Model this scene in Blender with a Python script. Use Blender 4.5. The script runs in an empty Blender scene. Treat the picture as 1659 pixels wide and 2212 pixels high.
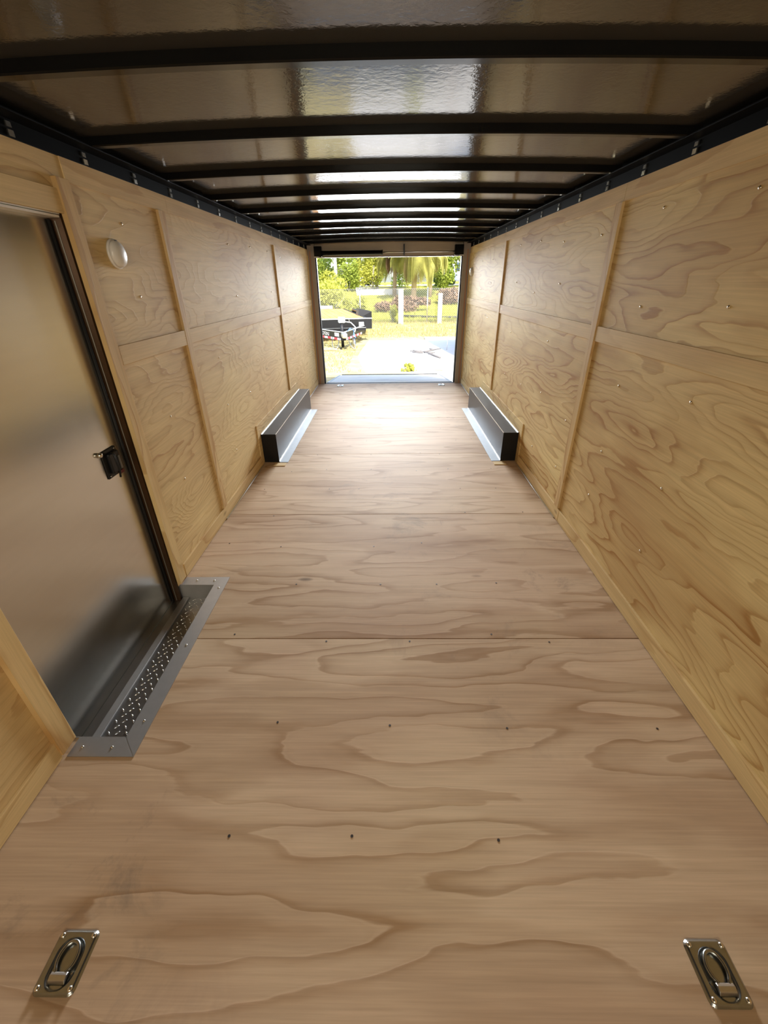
import bpy, bmesh, math, random
from mathutils import Vector, Matrix
S = bpy.context.scene
COL = S.collection
PI = math.pi

# ------------------------------------------------------------------ camera
CAM = dict(h=1.4946, x=0.0083, yaw=-0.0176, pitch=-0.5035, roll=-0.0133, f=907.44)
def set_camera():
    y, p, ro = CAM['yaw'], CAM['pitch'], CAM['roll']
    f = Vector((math.sin(y)*math.cos(p), math.cos(y)*math.cos(p), math.sin(p)))
    r0 = Vector((math.cos(y), -math.sin(y), 0)); u0 = r0.cross(f)
    r = r0*math.cos(ro)+u0*math.sin(ro); u = -r0*math.sin(ro)+u0*math.cos(ro)
    cd = bpy.data.cameras.new('camera'); cd.sensor_fit = 'VERTICAL'; cd.sensor_height = 36
    cd.lens = CAM['f']/2212*36; cd.clip_start = .02; cd.clip_end = 400
    o = bpy.data.objects.new('camera', cd); COL.objects.link(o)
    o.matrix_world = Matrix(((r.x, u.x, -f.x, CAM['x']), (r.y, u.y, -f.y, 0), (r.z, u.z, -f.z, CAM['h']), (0, 0, 0, 1)))
    S.camera = o
set_camera()

# ------------------------------------------------------------------ world, sun, exposure
vs = S.view_settings
vs.view_transform = 'Standard'; vs.look = 'None'; vs.gamma = 1; vs.exposure = 0.10
SKY = 1.8; SUN = 9.5; ROOF_FILL = 3.0; DOOR = 90; FRONT = 15.5
w = bpy.data.worlds.new('world'); S.world = w; w.use_nodes = True
nt = w.node_tree; bg = nt.nodes['Background']
sky = nt.nodes.new('ShaderNodeTexSky'); sky.sky_type = 'NISHITA'
sky.sun_disc = False; sky.sun_elevation = math.radians(45); sky.sun_rotation = math.radians(160)
sky.air_density = 1.0; sky.dust_density = 2.0
nt.links.new(sky.outputs[0], bg.inputs[0]); bg.inputs[1].default_value = 0.30*SKY
sd = bpy.data.lights.new('sun', 'SUN'); sd.energy = SUN; sd.angle = .009; sd.color = (1, .94, .82)
so = bpy.data.objects.new('sun', sd); COL.objects.link(so)
az, el = math.radians(20), math.radians(45)
so.rotation_euler = Vector((-math.sin(az)*math.cos(el), math.cos(az)*math.cos(el), -math.sin(el))).to_track_quat('-Z', 'Y').to_euler()
# added fill outside the rear doorway, boosting the daylight that enters
pd = bpy.data.lights.new('door_fill', 'AREA'); pd.shape = 'RECTANGLE'; pd.size = 2.4; pd.size_y = 1.2
pd.energy = DOOR; pd.spread = math.radians(54); pd.color = (.90, .95, 1.0)
po = bpy.data.objects.new('door_fill', pd); COL.objects.link(po)
po.location = (0, 9.0, 1.75); po.rotation_euler = Vector((0, -math.cos(math.radians(13)), -math.sin(math.radians(13)))).to_track_quat('-Z', 'Y').to_euler()
# added fill light at the front wall behind the viewer; invented housing below
fd = bpy.data.lights.new('front_fill_light', 'AREA'); fd.shape = 'RECTANGLE'; fd.size = 1.1; fd.size_y = .30
fd.energy = FRONT; fd.spread = math.radians(95); fd.color = (1, .91, .74)
fo = bpy.data.objects.new('front_fill_light', fd); COL.objects.link(fo)
fo.location = (0, -1.90, 1.70); fo.rotation_euler = Vector((0, 6, -1.0)).to_track_quat('-Z', 'Z').to_euler()
S.cycles.use_denoising = True
S.cycles.max_bounces = 8; S.cycles.diffuse_bounces = 5; S.cycles.glossy_bounces = 4
S.cycles.sample_clamp_indirect = 6.0

# ------------------------------------------------------------------ node helpers
def newmat(name):
    m = bpy.data.materials.new(name); m.use_nodes = True
    n = m.node_tree; b = n.nodes['Principled BSDF']
    return m, n, b
def nd(n, t, **kw):
    x = n.nodes.new(t)
    for k, v in kw.items(): setattr(x, k, v)
    return x
def lk(n, a, b): n.links.new(a, b)
def mth(n, op, a, b=None, c=None):
    x = nd(n, 'ShaderNodeMath', operation=op)
    for i, v in enumerate((a, b, c)):
        if v is None: continue
        if isinstance(v, (int, float)): x.inputs[i].default_value = v
        else: lk(n, v, x.inputs[i])
    return x.outputs[0]
def ramp(n, fac, stops, interp='LINEAR'):
    r = nd(n, 'ShaderNodeValToRGB'); cr = r.color_ramp; cr.interpolation = interp
    while len(cr.elements) < len(stops): cr.elements.new(.5)
    for e, (p, c) in zip(cr.elements, stops):
        e.position = p; e.color = (*c, 1) if len(c) == 3 else c
    lk(n, fac, r.inputs[0]); return r.outputs[0]
def mix(n, fac, a, b, mode='MIX'):
    x = nd(n, 'ShaderNodeMix', data_type='RGBA', blend_type=mode)
    for sock, v in ((x.inputs[0], fac), (x.inputs[6], a), (x.inputs[7], b)):
        if isinstance(v, (int, float)): sock.default_value = v
        elif isinstance(v, tuple): sock.default_value = (*v, 1)
        else: lk(n, v, sock)
    return x.outputs[2]
def noise(n, vec, scale, detail=2, rough=.5, dist=0):
    x = nd(n, 'ShaderNodeTexNoise'); x.inputs['Scale'].default_value = scale
    x.inputs['Detail'].default_value = detail; x.inputs['Roughness'].default_value = rough
    x.inputs['Distortion'].default_value = dist
    if vec is not None: lk(n, vec, x.inputs['Vector'])
    return x.outputs[0]
def bump(n, b, h, strength, dist=.01):
    x = nd(n, 'ShaderNodeBump'); x.inputs['Strength'].default_value = strength; x.inputs['Distance'].default_value = dist
    lk(n, h, x.inputs['Height']); lk(n, x.outputs[0], b.inputs['Normal'])
def lin(*c): return tuple((v/255/12.92) if v/255 <= .04045 else ((v/255+.055)/1.055)**2.4 for v in c)

def simple(name, col, rough=.5, metal=0, spec=.5, nscale=0, namt=.15, nbump=0, coat=0):
    m, n, b = newmat(name)
    b.inputs['Base Color'].default_value = (*col, 1); b.inputs['Roughness'].default_value = rough
    b.inputs['Metallic'].default_value = metal; b.inputs['Specular IOR Level'].default_value = spec
    b.inputs['Coat Weight'].default_value = coat
    if nscale:
        tc = nd(n, 'ShaderNodeTexCoord'); f = noise(n, tc.outputs['Object'], nscale, 4, .6)
        c = mix(n, f, tuple(v*(1-namt) for v in col), tuple(min(1, v*(1+namt)) for v in col))
        lk(n, c, b.inputs['Base Color'])
        if nbump: bump(n, b, f, nbump)
    return m

def plywood(name, grain, across, sheet=None, light=(.52, .37, .23), dark=(.30, .19, .10), freq=9, su=.55, sv=2.2,
            rough=.66, spec=.14, seed=0.0, wobble=.35, bumpy=.15, patchy=.45, knots=.14, scuffs=0):
    """rotary-cut pine plywood: contour lines of a stretched noise field, fine fibres, a few knots"""
    m, n, b = newmat(name)
    tc = nd(n, 'ShaderNodeTexCoord'); sp = nd(n, 'ShaderNodeSeparateXYZ'); lk(n, tc.outputs['Object'], sp.inputs[0])
    U, V = sp.outputs[grain], sp.outputs[across]
    if sheet:
        ax, s0, L = sheet
        idx = mth(n, 'FLOOR', mth(n, 'DIVIDE', mth(n, 'SUBTRACT', sp.outputs[ax], s0), L))
        off = mth(n, 'ADD', mth(n, 'MULTIPLY', idx, 7.31), seed)
    else:
        v = nd(n, 'ShaderNodeValue'); v.outputs[0].default_value = seed; off = v.outputs[0]
    def vec(a, c, k=1.0):
        x = nd(n, 'ShaderNodeCombineXYZ')
        lk(n, mth(n, 'ADD', mth(n, 'MULTIPLY', U, a), off), x.inputs[0])
        lk(n, mth(n, 'MULTIPLY', V, c), x.inputs[1]); lk(n, mth(n, 'MULTIPLY', off, k), x.inputs[2])
        return x.outputs[0]
    wn = nd(n, 'ShaderNodeTexNoise'); wn.inputs['Scale'].default_value = 1.0; wn.inputs['Detail'].default_value = 2.5
    lk(n, vec(su*3.2, sv*1.7, 1.3), wn.inputs['Vector'])
    wp = nd(n, 'ShaderNodeVectorMath', operation='MULTIPLY_ADD')
    lk(n, wn.outputs['Color'], wp.inputs[0]); wp.inputs[1].default_value = (.30, .42, 0); lk(n, vec(su, sv), wp.inputs[2])
    big = noise(n, wp.outputs[0], 1.0, 1.2, .4, .15)
    wob = noise(n, vec(su*7, sv*6), 1.0, 2, .5)
    t = mth(n, 'ADD', mth(n, 'MULTIPLY', big, freq), mth(n, 'MULTIPLY', wob, wobble))
    fr = mth(n, 'FRACT', t)
    band = ramp(n, fr, [(0, (.10,)*3), (.10, (.0,)*3), (.45, (.10,)*3), (.70, (.45,)*3), (.84, (1, 1, 1)), (.90, (.9,)*3), (.94, (.0,)*3), (.97, (0, 0, 0)), (1, (.10,)*3)])
    mot = noise(n, vec(su*1.3, sv*1.3, 2.1), 1.0, 2, .5)
    pw = nd(n, 'ShaderNodeVectorMath', operation='MULTIPLY_ADD')
    lk(n, wn.outputs['Color'], pw.inputs[0]); pw.inputs[1].default_value = (.8, .8, 0); lk(n, vec(su*1.2, sv*.62, 4.4), pw.inputs[2])
    patch = ramp(n, noise(n, pw.outputs[0], 1.0, 2.0, .5), [(.44, (0, 0, 0)), (.53, (.55,)*3), (.60, (.75,)*3), (.72, (1, 1, 1))])
    amt = mth(n, 'MULTIPLY', band, ramp(n, mot, [(.30, (.25,)*3), (.68, (1, 1, 1))]))
    amt = mth(n, 'MINIMUM', mth(n, 'ADD', mth(n, 'MULTIPLY', amt, 1-patchy*.45), mth(n, 'MULTIPLY', patch, patchy)), 1.0)
    fib = noise(n, vec(3.5, 150), 1.0, 3, .6)
    fib2 = noise(n, vec(1.2, 38), 1.0, 3, .6)
    col = mix(n, amt, light, dark)
    col = mix(n, .55, col, mix(n, fib, (.62, .62, .62), (1.3, 1.3, 1.3)), 'MULTIPLY')
    col = mix(n, .55, col, mix(n, fib2, (.70, .68, .66), (1.22, 1.22, 1.22)), 'MULTIPLY')
    pat = noise(n, vec(1.1, 1.4, 3.3), 1.0, 3, .6)
    col = mix(n, .5, col, ramp(n, pat, [(.3, (.86, .76, .72)), (.7, (1.10, 1.13, 1.06))]), 'MULTIPLY')
    vo = nd(n, 'ShaderNodeTexVoronoi'); vo.inputs['Scale'].default_value = 1.0; lk(n, vec(2.0, 5.0, .7), vo.inputs['Vector'])
    cs = nd(n, 'ShaderNodeSeparateColor'); lk(n, vo.outputs['Color'], cs.inputs[0])
    kn = ramp(n, vo.outputs['Distance'], [(.0, (1, 1, 1)), (.05, (.75,)*3), (.10, (0, 0, 0))])
    kn = mth(n, 'MULTIPLY', kn, mth(n, 'LESS_THAN', cs.outputs[0], knots))
    col = mix(n, mth(n, 'MULTIPLY', kn, .8), col, tuple(v*.32 for v in dark))
    if scuffs:
        sc = noise(n, tc.outputs['Object'], 3.2, 6, .72, .6)
        wide = noise(n, tc.outputs['Object'], .55, 2, .5)
        msk = mth(n, 'MULTIPLY', ramp(n, sc, [(.55, (0, 0, 0)), (.70, (1, 1, 1))]), ramp(n, wide, [(.46, (0, 0, 0)), (.60, (1, 1, 1))]))
        col = mix(n, mth(n, 'MULTIPLY', msk, scuffs), col, (.13, .11, .095))
    lk(n, col, b.inputs['Base Color'])
    b.inputs['Roughness'].default_value = rough; b.inputs['Specular IOR Level'].default_value = spec
    hsum = mth(n, 'ADD', mth(n, 'MULTIPLY', band, .5), fib2)
    bump(n, b, hsum, bumpy, .004)
    return m

M = {}
M['floor'] = plywood('floor_plywood', 0, 1, (1, 1.463-1.2192*2, 1.2192), light=lin(204, 178, 150), dark=lin(160, 128, 96), freq=7, su=.75, sv=4.6, rough=.66, spec=.10, scuffs=.55, seed=3.4, bumpy=.12)
M['wall_r'] = plywood('right_wall_plywood', 1, 2, (1, 2.63-2.44*2, 2.44), light=lin(222, 197, 142), dark=lin(172, 130, 76), freq=15, su=.75, sv=4.2, seed=1.7, bumpy=.22)
M['wall_l'] = plywood('left_wall_plywood', 1, 2, (1, 2.65-2.44*2, 2.44), light=lin(222, 197, 146), dark=lin(192, 158, 110), patchy=.3, freq=20, su=.9, sv=4.0, wobble=.8, seed=11.2, bumpy=.22)
M['trim_h'] = plywood('trim_wood_long', 1, 2, light=lin(222, 197, 146), dark=lin(190, 154, 104), freq=7, su=.5, sv=5, seed=5.1, knots=.4)
M['trim_v'] = plywood('trim_wood_upright', 2, 1, light=lin(220, 193, 142), dark=lin(186, 148, 96), freq=7, su=.9, sv=6, seed=8.3)
M['black'] = simple('black_painted_steel', (.005, .005, .005), .14, 0, .22)
M['rail'] = simple('black_rail_paint', (.003, .003, .003), .6, 0, .02)
M['blackmat'] = simple('black_rubber', (.012, .011, .010), .6, 0, .3)
M['blackbox'] = simple('black_enamel', (.013, .013, .014), .34, 0, .25, 6, .2)
M['galvflange'] = simple('galvanised_flange', (.20, .215, .23), .55, .8, .4, 14, .12)
M['alu'] = simple('bright_aluminium', (.50, .49, .48), .5, 1, .5, 30, .08)
M['alud'] = simple('tread_aluminium', (.42, .41, .40), .34, 1, .5, 20, .1)
M['zinc'] = simple('zinc_plate', (.36, .37, .36), .27, 1, .5, 60, .12)
M['screw'] = simple('zinc_screw', (.80, .77, .70), .25, 1)
M['nail'] = simple('dark_screw', (.03, .02, .015), .6)
M['white'] = simple('white_plastic', (.72, .69, .64), .35)
M['jamb'] = simple('brown_painted_frame', lin(158, 146, 134), .45, 0, .4, 5, .12)
M['header'] = simple('grey_panel', lin(170, 155, 134), .4, 0, .4, 4, .1)
M['galv'] = simple('galvanised_rod', (.7, .68, .62), .3, 1)

def mat_ceiling():
    m, n, b = newmat('glossy_grey_roof_liner')
    tc = nd(n, 'ShaderNodeTexCoord')
    f = noise(n, tc.outputs['Object'], 3, 3, .6)
    lk(n, mix(n, f, (.045, .044, .041), (.062, .060, .056)), b.inputs['Base Color'])
    b.inputs['Roughness'].default_value = .09; b.inputs['IOR'].default_value = 1.5
    b.inputs['Specular IOR Level'].default_value = .5
    h = mth(n, 'ADD', noise(n, tc.outputs['Object'], 48, 3, .6, .4), mth(n, 'MULTIPLY', noise(n, tc.outputs['Object'], 7, 2, .5), 1.2))
    bump(n, b, h, .09, .005)
    return m
M['ceiling'] = mat_ceiling()
def mat_door():
    m, n, b = newmat('satin_aluminium_door_skin')
    tc = nd(n, 'ShaderNodeTexCoord')
    mp = nd(n, 'ShaderNodeMapping'); mp.inputs['Scale'].default_value = (1, 1.2, 14); lk(n, tc.outputs['Object'], mp.inputs[0])
    f = noise(n, mp.outputs[0], 3, 3, .6)
    lk(n, mix(n, f, (.66, .66, .63), (.74, .74, .71)), b.inputs['Base Color'])
    b.inputs['Metallic'].default_value = 1; b.inputs['Roughness'].default_value = .22
    return m
M['door'] = mat_door()

# ------------------------------------------------------------------ mesh helpers
class MB:
    def __init__(s): s.bm = bmesh.new()
    def box(s, x0, x1, y0, y1, z0, z1):
        v = [s.bm.verts.new((x, y, z)) for z in (z0, z1) for y in (y0, y1) for x in (x0, x1)]
        for f in ((0, 2, 3, 1), (4, 5, 7, 6), (0, 1, 5, 4), (2, 6, 7, 3), (0, 4, 6, 2), (1, 3, 7, 5)):
            s.bm.faces.new([v[i] for i in f])
        return s
    def obox(s, c, sx, sy, sz, mat3):
        vs = [s.bm.verts.new(Vector(c)+mat3 @ Vector((a*sx/2, b*sy/2, d*sz/2))) for d in (-1, 1) for b in (-1, 1) for a in (-1, 1)]
        for f in ((0, 2, 3, 1), (4, 5, 7, 6), (0, 1, 5, 4), (2, 6, 7, 3), (0, 4, 6, 2), (1, 3, 7, 5)):
            s.bm.faces.new([vs[i] for i in f])
        return s
    def prism(s, pts, z0, z1):
        """pts: list of (x, y), extruded along z"""
        a = [s.bm.verts.new((x, y, z0)) for x, y in pts]; b = [s.bm.verts.new((x, y, z1)) for x, y in pts]
        k = len(pts); s.bm.faces.new(a[::-1]); s.bm.faces.new(b)
        for i in range(k): s.bm.faces.new((a[i], a[(i+1) % k], b[(i+1) % k], b[i]))
        return s
    def hull2(s, A, B):
        """two matching loops of 3-D points"""
        a = [s.bm.verts.new(p) for p in A]; b = [s.bm.verts.new(p) for p in B]; k = len(A)
        s.bm.faces.new(a[::-1]); s.bm.faces.new(b)
        for i in range(k): s.bm.faces.new((a[i], a[(i+1) % k], b[(i+1) % k], b[i]))
        return s
    def quad(s, *p):
        s.bm.faces.new([s.bm.verts.new(q) for q in p]); return s
    def tube(s, path, r, seg=8, close=False, caps=True):
        path = [Vector(p) for p in path]; n = len(path); rings = []
        rr = r if isinstance(r, (list, tuple)) else [r]*n
        up = None
        for i, p in enumerate(path):
            if close: t = path[(i+1) % n]-path[i-1]
            else: t = path[min(i+1, n-1)]-path[max(i-1, 0)]
            t.normalize()
            if up is None: up = Vector((0, 0, 1)) if abs(t.z) < .9 else Vector((1, 0, 0))
            a = t.cross(up)
            if a.length < 1e-4: a = t.cross(Vector((0, 1, 0)))
            a.normalize(); b = a.cross(t).normalized(); up = b
            rings.append([s.bm.verts.new(p+(a*math.cos(2*PI*k/seg)+b*math.sin(2*PI*k/seg))*rr[i]) for k in range(seg)])
        for i in range(n if close else n-1):
            A, B = rings[i], rings[(i+1) % n]
            for k in range(seg): s.bm.faces.new((A[k], A[(k+1) % seg], B[(k+1) % seg], B[k]))
        if caps and not close:
            s.bm.faces.new(rings[0][::-1]); s.bm.faces.new(rings[-1])
        return s
    def lathe(s, prof, seg=24, axis='z', org=(0, 0, 0)):
        """prof: (radius, height) list"""
        def P(r, h, a):
            x, y = r*math.cos(a), r*math.sin(a)
            v = {'z': (x, y, h), 'x': (h, x, y), 'y': (x, h, y)}[axis]
            return Vector(v)+Vector(org)
        rows = []
        for r, h in prof:
            rows.append([s.bm.verts.new(P(r, h, 2*PI*k/seg)) for k in range(seg)] if r > 1e-6 else [s.bm.verts.new(P(0, h, 0))])
        for A, B in zip(rows, rows[1:]):
            for k in range(seg):
                q = [A[k % len(A)], A[(k+1) % len(A)], B[(k+1) % len(B)], B[k % len(B)]]
                u = []
                for v in q:
                    if v not in u: u.append(v)
                if len(u) > 2: s.bm.faces.new(u)
        for R, rev in ((rows[0], True), (rows[-1], False)):
            if len(R) > 2: s.bm.faces.new(R[::-1] if rev else R)
        return s
    def build(s, name, mat, parent=None, smooth=False, bevel=0, loc=None):
        bmesh.ops.recalc_face_normals(s.bm, faces=s.bm.faces)
        me = bpy.data.meshes.new(name); s.bm.to_mesh(me); s.bm.free()
        if smooth:
            for p in me.polygons: p.use_smooth = True
        if mat: me.materials.append(mat)
        o = bpy.data.objects.new(name, me); COL.objects.link(o)
        if parent: o.parent = parent
        if loc: o.location = loc
        if bevel:
            bv = o.modifiers.new('bevel', 'BEVEL'); bv.width = bevel; bv.segments = 2; bv.limit_method = 'ANGLE'
        return o
def tag(o, label, cat, group=None, kind=None):
    o['label'] = label; o['category'] = cat
    if group: o['group'] = group
    if kind: o['kind'] = kind
    return o
def thing(name, label, cat, loc=(0, 0, 0), rz=0, group=None):
    o = bpy.data.objects.new(name, None); COL.objects.link(o); o.location = loc; o.rotation_euler = (0, 0, rz)
    o.empty_display_size = .1
    return tag(o, label, cat, group)
def copy_tree(o, parent=None):
    c = o.copy(); COL.objects.link(c)
    if parent: c.parent = parent
    for ch in list(o.children): copy_tree(ch, c)
    return c
def struct(o, label, cat): return tag(o, label, cat, kind='structure')

# ------------------------------------------------------------------ dimensions
A = 1.186                    # half width inside
HT = 1.9023                  # top of plywood wall
Y0, Y1 = -2.05, 7.14         # front wall, rear sill
G = -.35                     # ground level behind the trailer
def roof_z(x): return 2.0030 - .021*(x/1.15)**2

# ------------------------------------------------------------------ floor
def floor():
    mb = MB(); seam = .0028
    ys = [Y0]+[1.463+1.2192*k for k in range(-3, 5) if Y0+.1 < 1.463+1.2192*k < Y1-.05]+[Y1]
    nx0, ny0, ny1 = -.987, .962, 1.870
    for a, b in zip(ys, ys[1:]):
        a2, b2 = a+seam, b-seam
        if b2 <= ny0 or a2 >= ny1: mb.box(-A-.03, A+.03, a2, b2, -.03, 0); continue
        mb.box(nx0, A+.03, a2, b2, -.03, 0)
        if a2 < ny0: mb.box(-A-.03, nx0, a2, ny0, -.03, 0)
        if b2 > ny1: mb.box(-A-.03, nx0, ny1, b2, -.03, 0)
    o = mb.build('floor', M['floor']); struct(o, 'plywood sheet floor of the trailer with dark cross seams', 'floor')
    sub = MB()
    sub.box(-.985, A+.05, Y0, Y1+.1, -.12, -.031).box(-A-.05, -.985, Y0, .96, -.12, -.031).box(-A-.05, -.985, 1.872, Y1+.1, -.12, -.031)
    sub.build('subfloor', M['blackmat'], o)
    # dark screw heads over the joists
    rnd = random.Random(4); me = None
    pts = [(-.433, 1.028), (.002, 1.016), (.447, 1.006), (1.012, 1.006), (-.115, .649), (.332, .641), (-.494, .647),
           (.096, 1.445), (-.299, 1.445), (.265, 1.871), (-.525, 1.873), (-.75, 1.49), (.49, 1.49), (.75, 1.44), (-.05, 1.87), (.6, 1.88)]
    for r in range(2, 12):
        y = 1.463+.4064*r
        for x in (-.95, -.6, -.2, .2, .6, .95):
            if rnd.random() < .75: pts.append((x+rnd.uniform(-.12, .12), y+rnd.choice((-.02, .02))))
    for x, y in pts:
        if abs(x) > 1.0 and 3.5 < y < 5.6: continue
        if me is None:
            c = MB().lathe([(.0045, 0), (.0045, .0008), (0, .0008)], 8).build('screw_head', M['nail'], o, loc=(x, y, .0002)); me = c
        else:
            c = me.copy(); COL.objects.link(c); c.location = (x, y, .0002)
    return o
FLOOR = floor()

# ------------------------------------------------------------------ walls
def screws(parent, side, spots):
    first = None
    for y, z in spots:
        if first is None:
            first = MB().lathe([(.0066, 0), (.0056, .0020), (.0028, .0036), (0, .0040)], 8, 'x').build('screw', M['screw'], parent, True)
            c = first
        else:
            c = first.copy(); COL.objects.link(c)
        c.location = (side*A, y, z); c.rotation_euler = (0, 0, PI if side > 0 else 0)
rnd = random.Random(11)
wl = MB().box(-A-.05, -A, Y0, .93, 0, HT).box(-A-.05, -A, 1.86, Y1, 0, HT).box(-A-.05, -A, .93, 1.86, 1.74, HT)
wl = struct(wl.build('wall_left', M['wall_l']), 'left plywood wall with a doorway cut in it', 'wall')
wr = MB().box(A, A+.05, Y0, Y1, 0, HT)
wr = struct(wr.build('wall_right', M['wall_r']), 'right plywood wall without a door', 'wall')
sp = []
for k in range(10):
    y = 1.66+.56*k
    for z in (.32, .68, 1.05, 1.42, 1.72): 
        if rnd.random() < .86: sp.append((y+rnd.uniform(-.03, .03), z+rnd.uniform(-.05, .05)))
screws(wr, 1, [p for p in sp if not (3.5 < p[0] < 5.6 and p[1] < .4)])
sp = [(2.25, 1.73), (2.25, 1.44), (2.24, .86), (2.22, .5)]
for k in range(8):
    y = 3.1+.56*k
    for z in (.36, .72, 1.05, 1.45, 1.72):
        if rnd.random() < .8: sp.append((y+rnd.uniform(-.03, .03), z+rnd.uniform(-.05, .05)))
screws(wl, -1, [p for p in sp if not (3.5 < p[0] < 5.6 and p[1] < .4)])
struct(MB().box(-A-.05, A+.05, Y0-.05, Y0, 0, 2.0).build('wall_front', M['wall_r']), 'plywood front wall behind the viewer', 'wall')
# outer skin of the trailer
for s, nm in ((-1, 'left'), (1, 'right')):
    sk = MB()
    if s > 0: sk.box(A+.051, A+.075, Y0-.1, Y1+.12, -.12, 2.06)
    else: sk.box(-A-.075, -A-.051, Y0-.1, .925, -.12, 2.06).box(-A-.075, -A-.051, 1.865, Y1+.12, -.12, 2.06).box(-A-.075, -A-.051, .925, 1.865, 1.745, 2.06)
    struct(sk.build('trim_%d' % (40 if s < 0 else 41), M['black']), 'black outer skin on the %s side of the trailer' % nm, 'outer skin')

TN = [0]
def trim(mb, label, mat, bevel=.0012, cat='trim'):
    TN[0] += 1
    return struct(mb.build('trim_%d' % TN[0], mat, bevel=bevel), label, cat)
def side_box(mb, s, t, y0, y1, z0, z1):
    x0, x1 = (A-t, A) if s > 0 else (-A, -A+t)
    return mb.box(x0, x1, y0, y1, z0, z1)
TB = 1.826
for s, nm in ((-1, 'left'), (1, 'right')):
    ub = MB()
    cuts = [Y0, 2.72, 5.16, Y1] if s < 0 else [Y0, 2.60, 5.10, Y1]
    if s < 0: cuts = [1.93, 2.745, 5.165, Y1]
    for a, b in zip(cuts, cuts[1:]): side_box(ub, s, .0045, a+.001, b-.001, TB, HT)
    trim(ub, 'thin plywood strip along the top of the %s wall' % nm, M['trim_h'], .0006)
    # upright battens
    for i, (a, b) in enumerate(((2.612, 2.682), (5.052, 5.122)) if s < 0 else ((2.592, 2.662), (4.958, 5.028))):
        trim(side_box(MB(), s, .014, a, b, .088 if i == 0 else .375, TB), 'upright wooden batten on the %s wall, %s' % (nm, ('the one nearer the camera', 'the one above the wheel box')[i]), M['trim_v'])
    # level mid rail
    pieces = [(1.937, 2.612), (2.682, 5.052), (5.122, 7.12)] if s < 0 else [(Y0, 2.592), (2.662, 4.958), (5.028, 7.12)]
    for (a, b), wh in zip(pieces, ('near the camera', 'in the middle', 'near the rear doorway')):
        t = .010 if not (s < 0 and wh == 'near the camera') else .013
        trim(side_box(MB(), s, t, a, b, 1.178, 1.257), 'level wooden rail at half height on the %s wall, piece %s' % (nm, wh), M['trim_h'])
    # edge strip by the rear frame
    trim(side_box(MB(), s, .012, 7.085, 7.135, .09, TB), 'narrow upright wood strip at the rear end of the %s wall' % nm, M['trim_v'])
    # raised board round the wheel box
    wb = MB(); side_box(wb, s, .009, 3.62, 5.44, .274, .375); side_box(wb, s, .009, 3.62, 3.698, 0, .275)
    trim(wb, 'raised plywood strip around the %s wheel box' % nm, M['wall_l' if s < 0 else 'wall_r'])
    # kick boards
    bb = MB()
    for a, b in (((1.945, 3.62), (5.555, 7.13), (Y0, .885)) if s < 0 else ((2.565, 3.62), (5.555, 7.13), (Y0, 2.560))):
        side_box(bb, s, .012, a, b, .004, .086)
    struct(bb.build('baseboard_'+nm, M['trim_h'], bevel=.0015), 'low wooden kick board along the %s wall' % nm, 'baseboard')
    # pale cable along the foot of the wall
    for (a, b), wh in zip(((2.62, 3.60), (5.60, 7.05)), ('in front of', 'behind')):
        cb = MB().tube([(s*(A-.017), a, .005), (s*(A-.018), (a+b)/2, .004), (s*(A-.017), b, .005)], .004, 6)
        tag(cb.build('cable', M['white'], smooth=True), 'thin pale cable along the foot of the %s wall %s the wheel box' % (nm, wh), 'cable')
for s, nm in ((-1, 'left'), (1, 'right')):
    trim(MB().box(*sorted((s*.965, s*1.075)), 3.600, 3.672, .0004, .005), 'small plywood patch on the floor in front of the %s wheel box' % nm, M['trim_h'])
# framing of the side door opening
trim(MB().box(-A, -A+.020, 1.853, 1.924, .02, 1.832), 'upright wooden casing right of the side door', M['trim_v'])
trim(MB().box(-A, -A+.020, .884, .954, .02, HT), 'upright wooden casing left of the side door, cut by the frame', M['trim_v'])
trim(MB().box(-A, -A+.012, .954, 1.853, 1.722, 1.797), 'level wooden casing above the side door', M['trim_h'])

# ------------------------------------------------------------------ ceiling, rails, beams
def ceiling():
    mb = MB(); xs = [-1.235+2.47*i/40 for i in range(41)]
    ny = 60; grid = []
    for j in range(ny+1):
        y = Y0-.1+(Y1+.22-Y0)*j/ny
        grid.append([mb.bm.verts.new((x, y, roof_z(x))) for x in xs])
    top = [[mb.bm.verts.new((x, y, roof_z(x)+.06)) for x in (xs[0], xs[-1])] for y in (Y0-.1, Y1+.12)]
    for a, b in zip(grid, grid[1:]):
        for i in range(40): mb.bm.faces.new((a[i], b[i], b[i+1], a[i+1]))
    mb.bm.faces.new((top[0][0], top[0][1], top[1][1], top[1][0]))
    o = mb.build('ceiling', M['ceiling'], smooth=True)
    return struct(o, 'glossy grey roof liner mirroring the doorway', 'ceiling')
ceiling()
RAIL = []
for s, nm in ((-1, 'left'), (1, 'right')):
    mb = MB()
    x0, x1 = sorted((s*(A-.004), s*(A+.05))); mb.box(x0, x1, Y0, Y1, HT, 1.985)
    x0, x1 = sorted((s*(A-.065), s*(A+.0))); mb.box(x0, x1, Y0, Y1, 1.951, 1.957)
    r = trim(mb, 'black steel top rail above the %s wall' % nm, M['rail'], .0015, 'top rail'); RAIL.append(r)
    f = None
    for k in range(15):
        for dy in (0,):
            y = 1.72+.37*k
            if f is None:
                f = MB().box(-.002, .002, -.012, .012, 0, .017).box(-.002, .002, -.010, .010, .024, .038).build('clip', M['screw'], r); c = f
            else: c = f.copy(); COL.objects.link(c)
            c.location = (s*(A-.006), y, 1.906)
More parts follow.
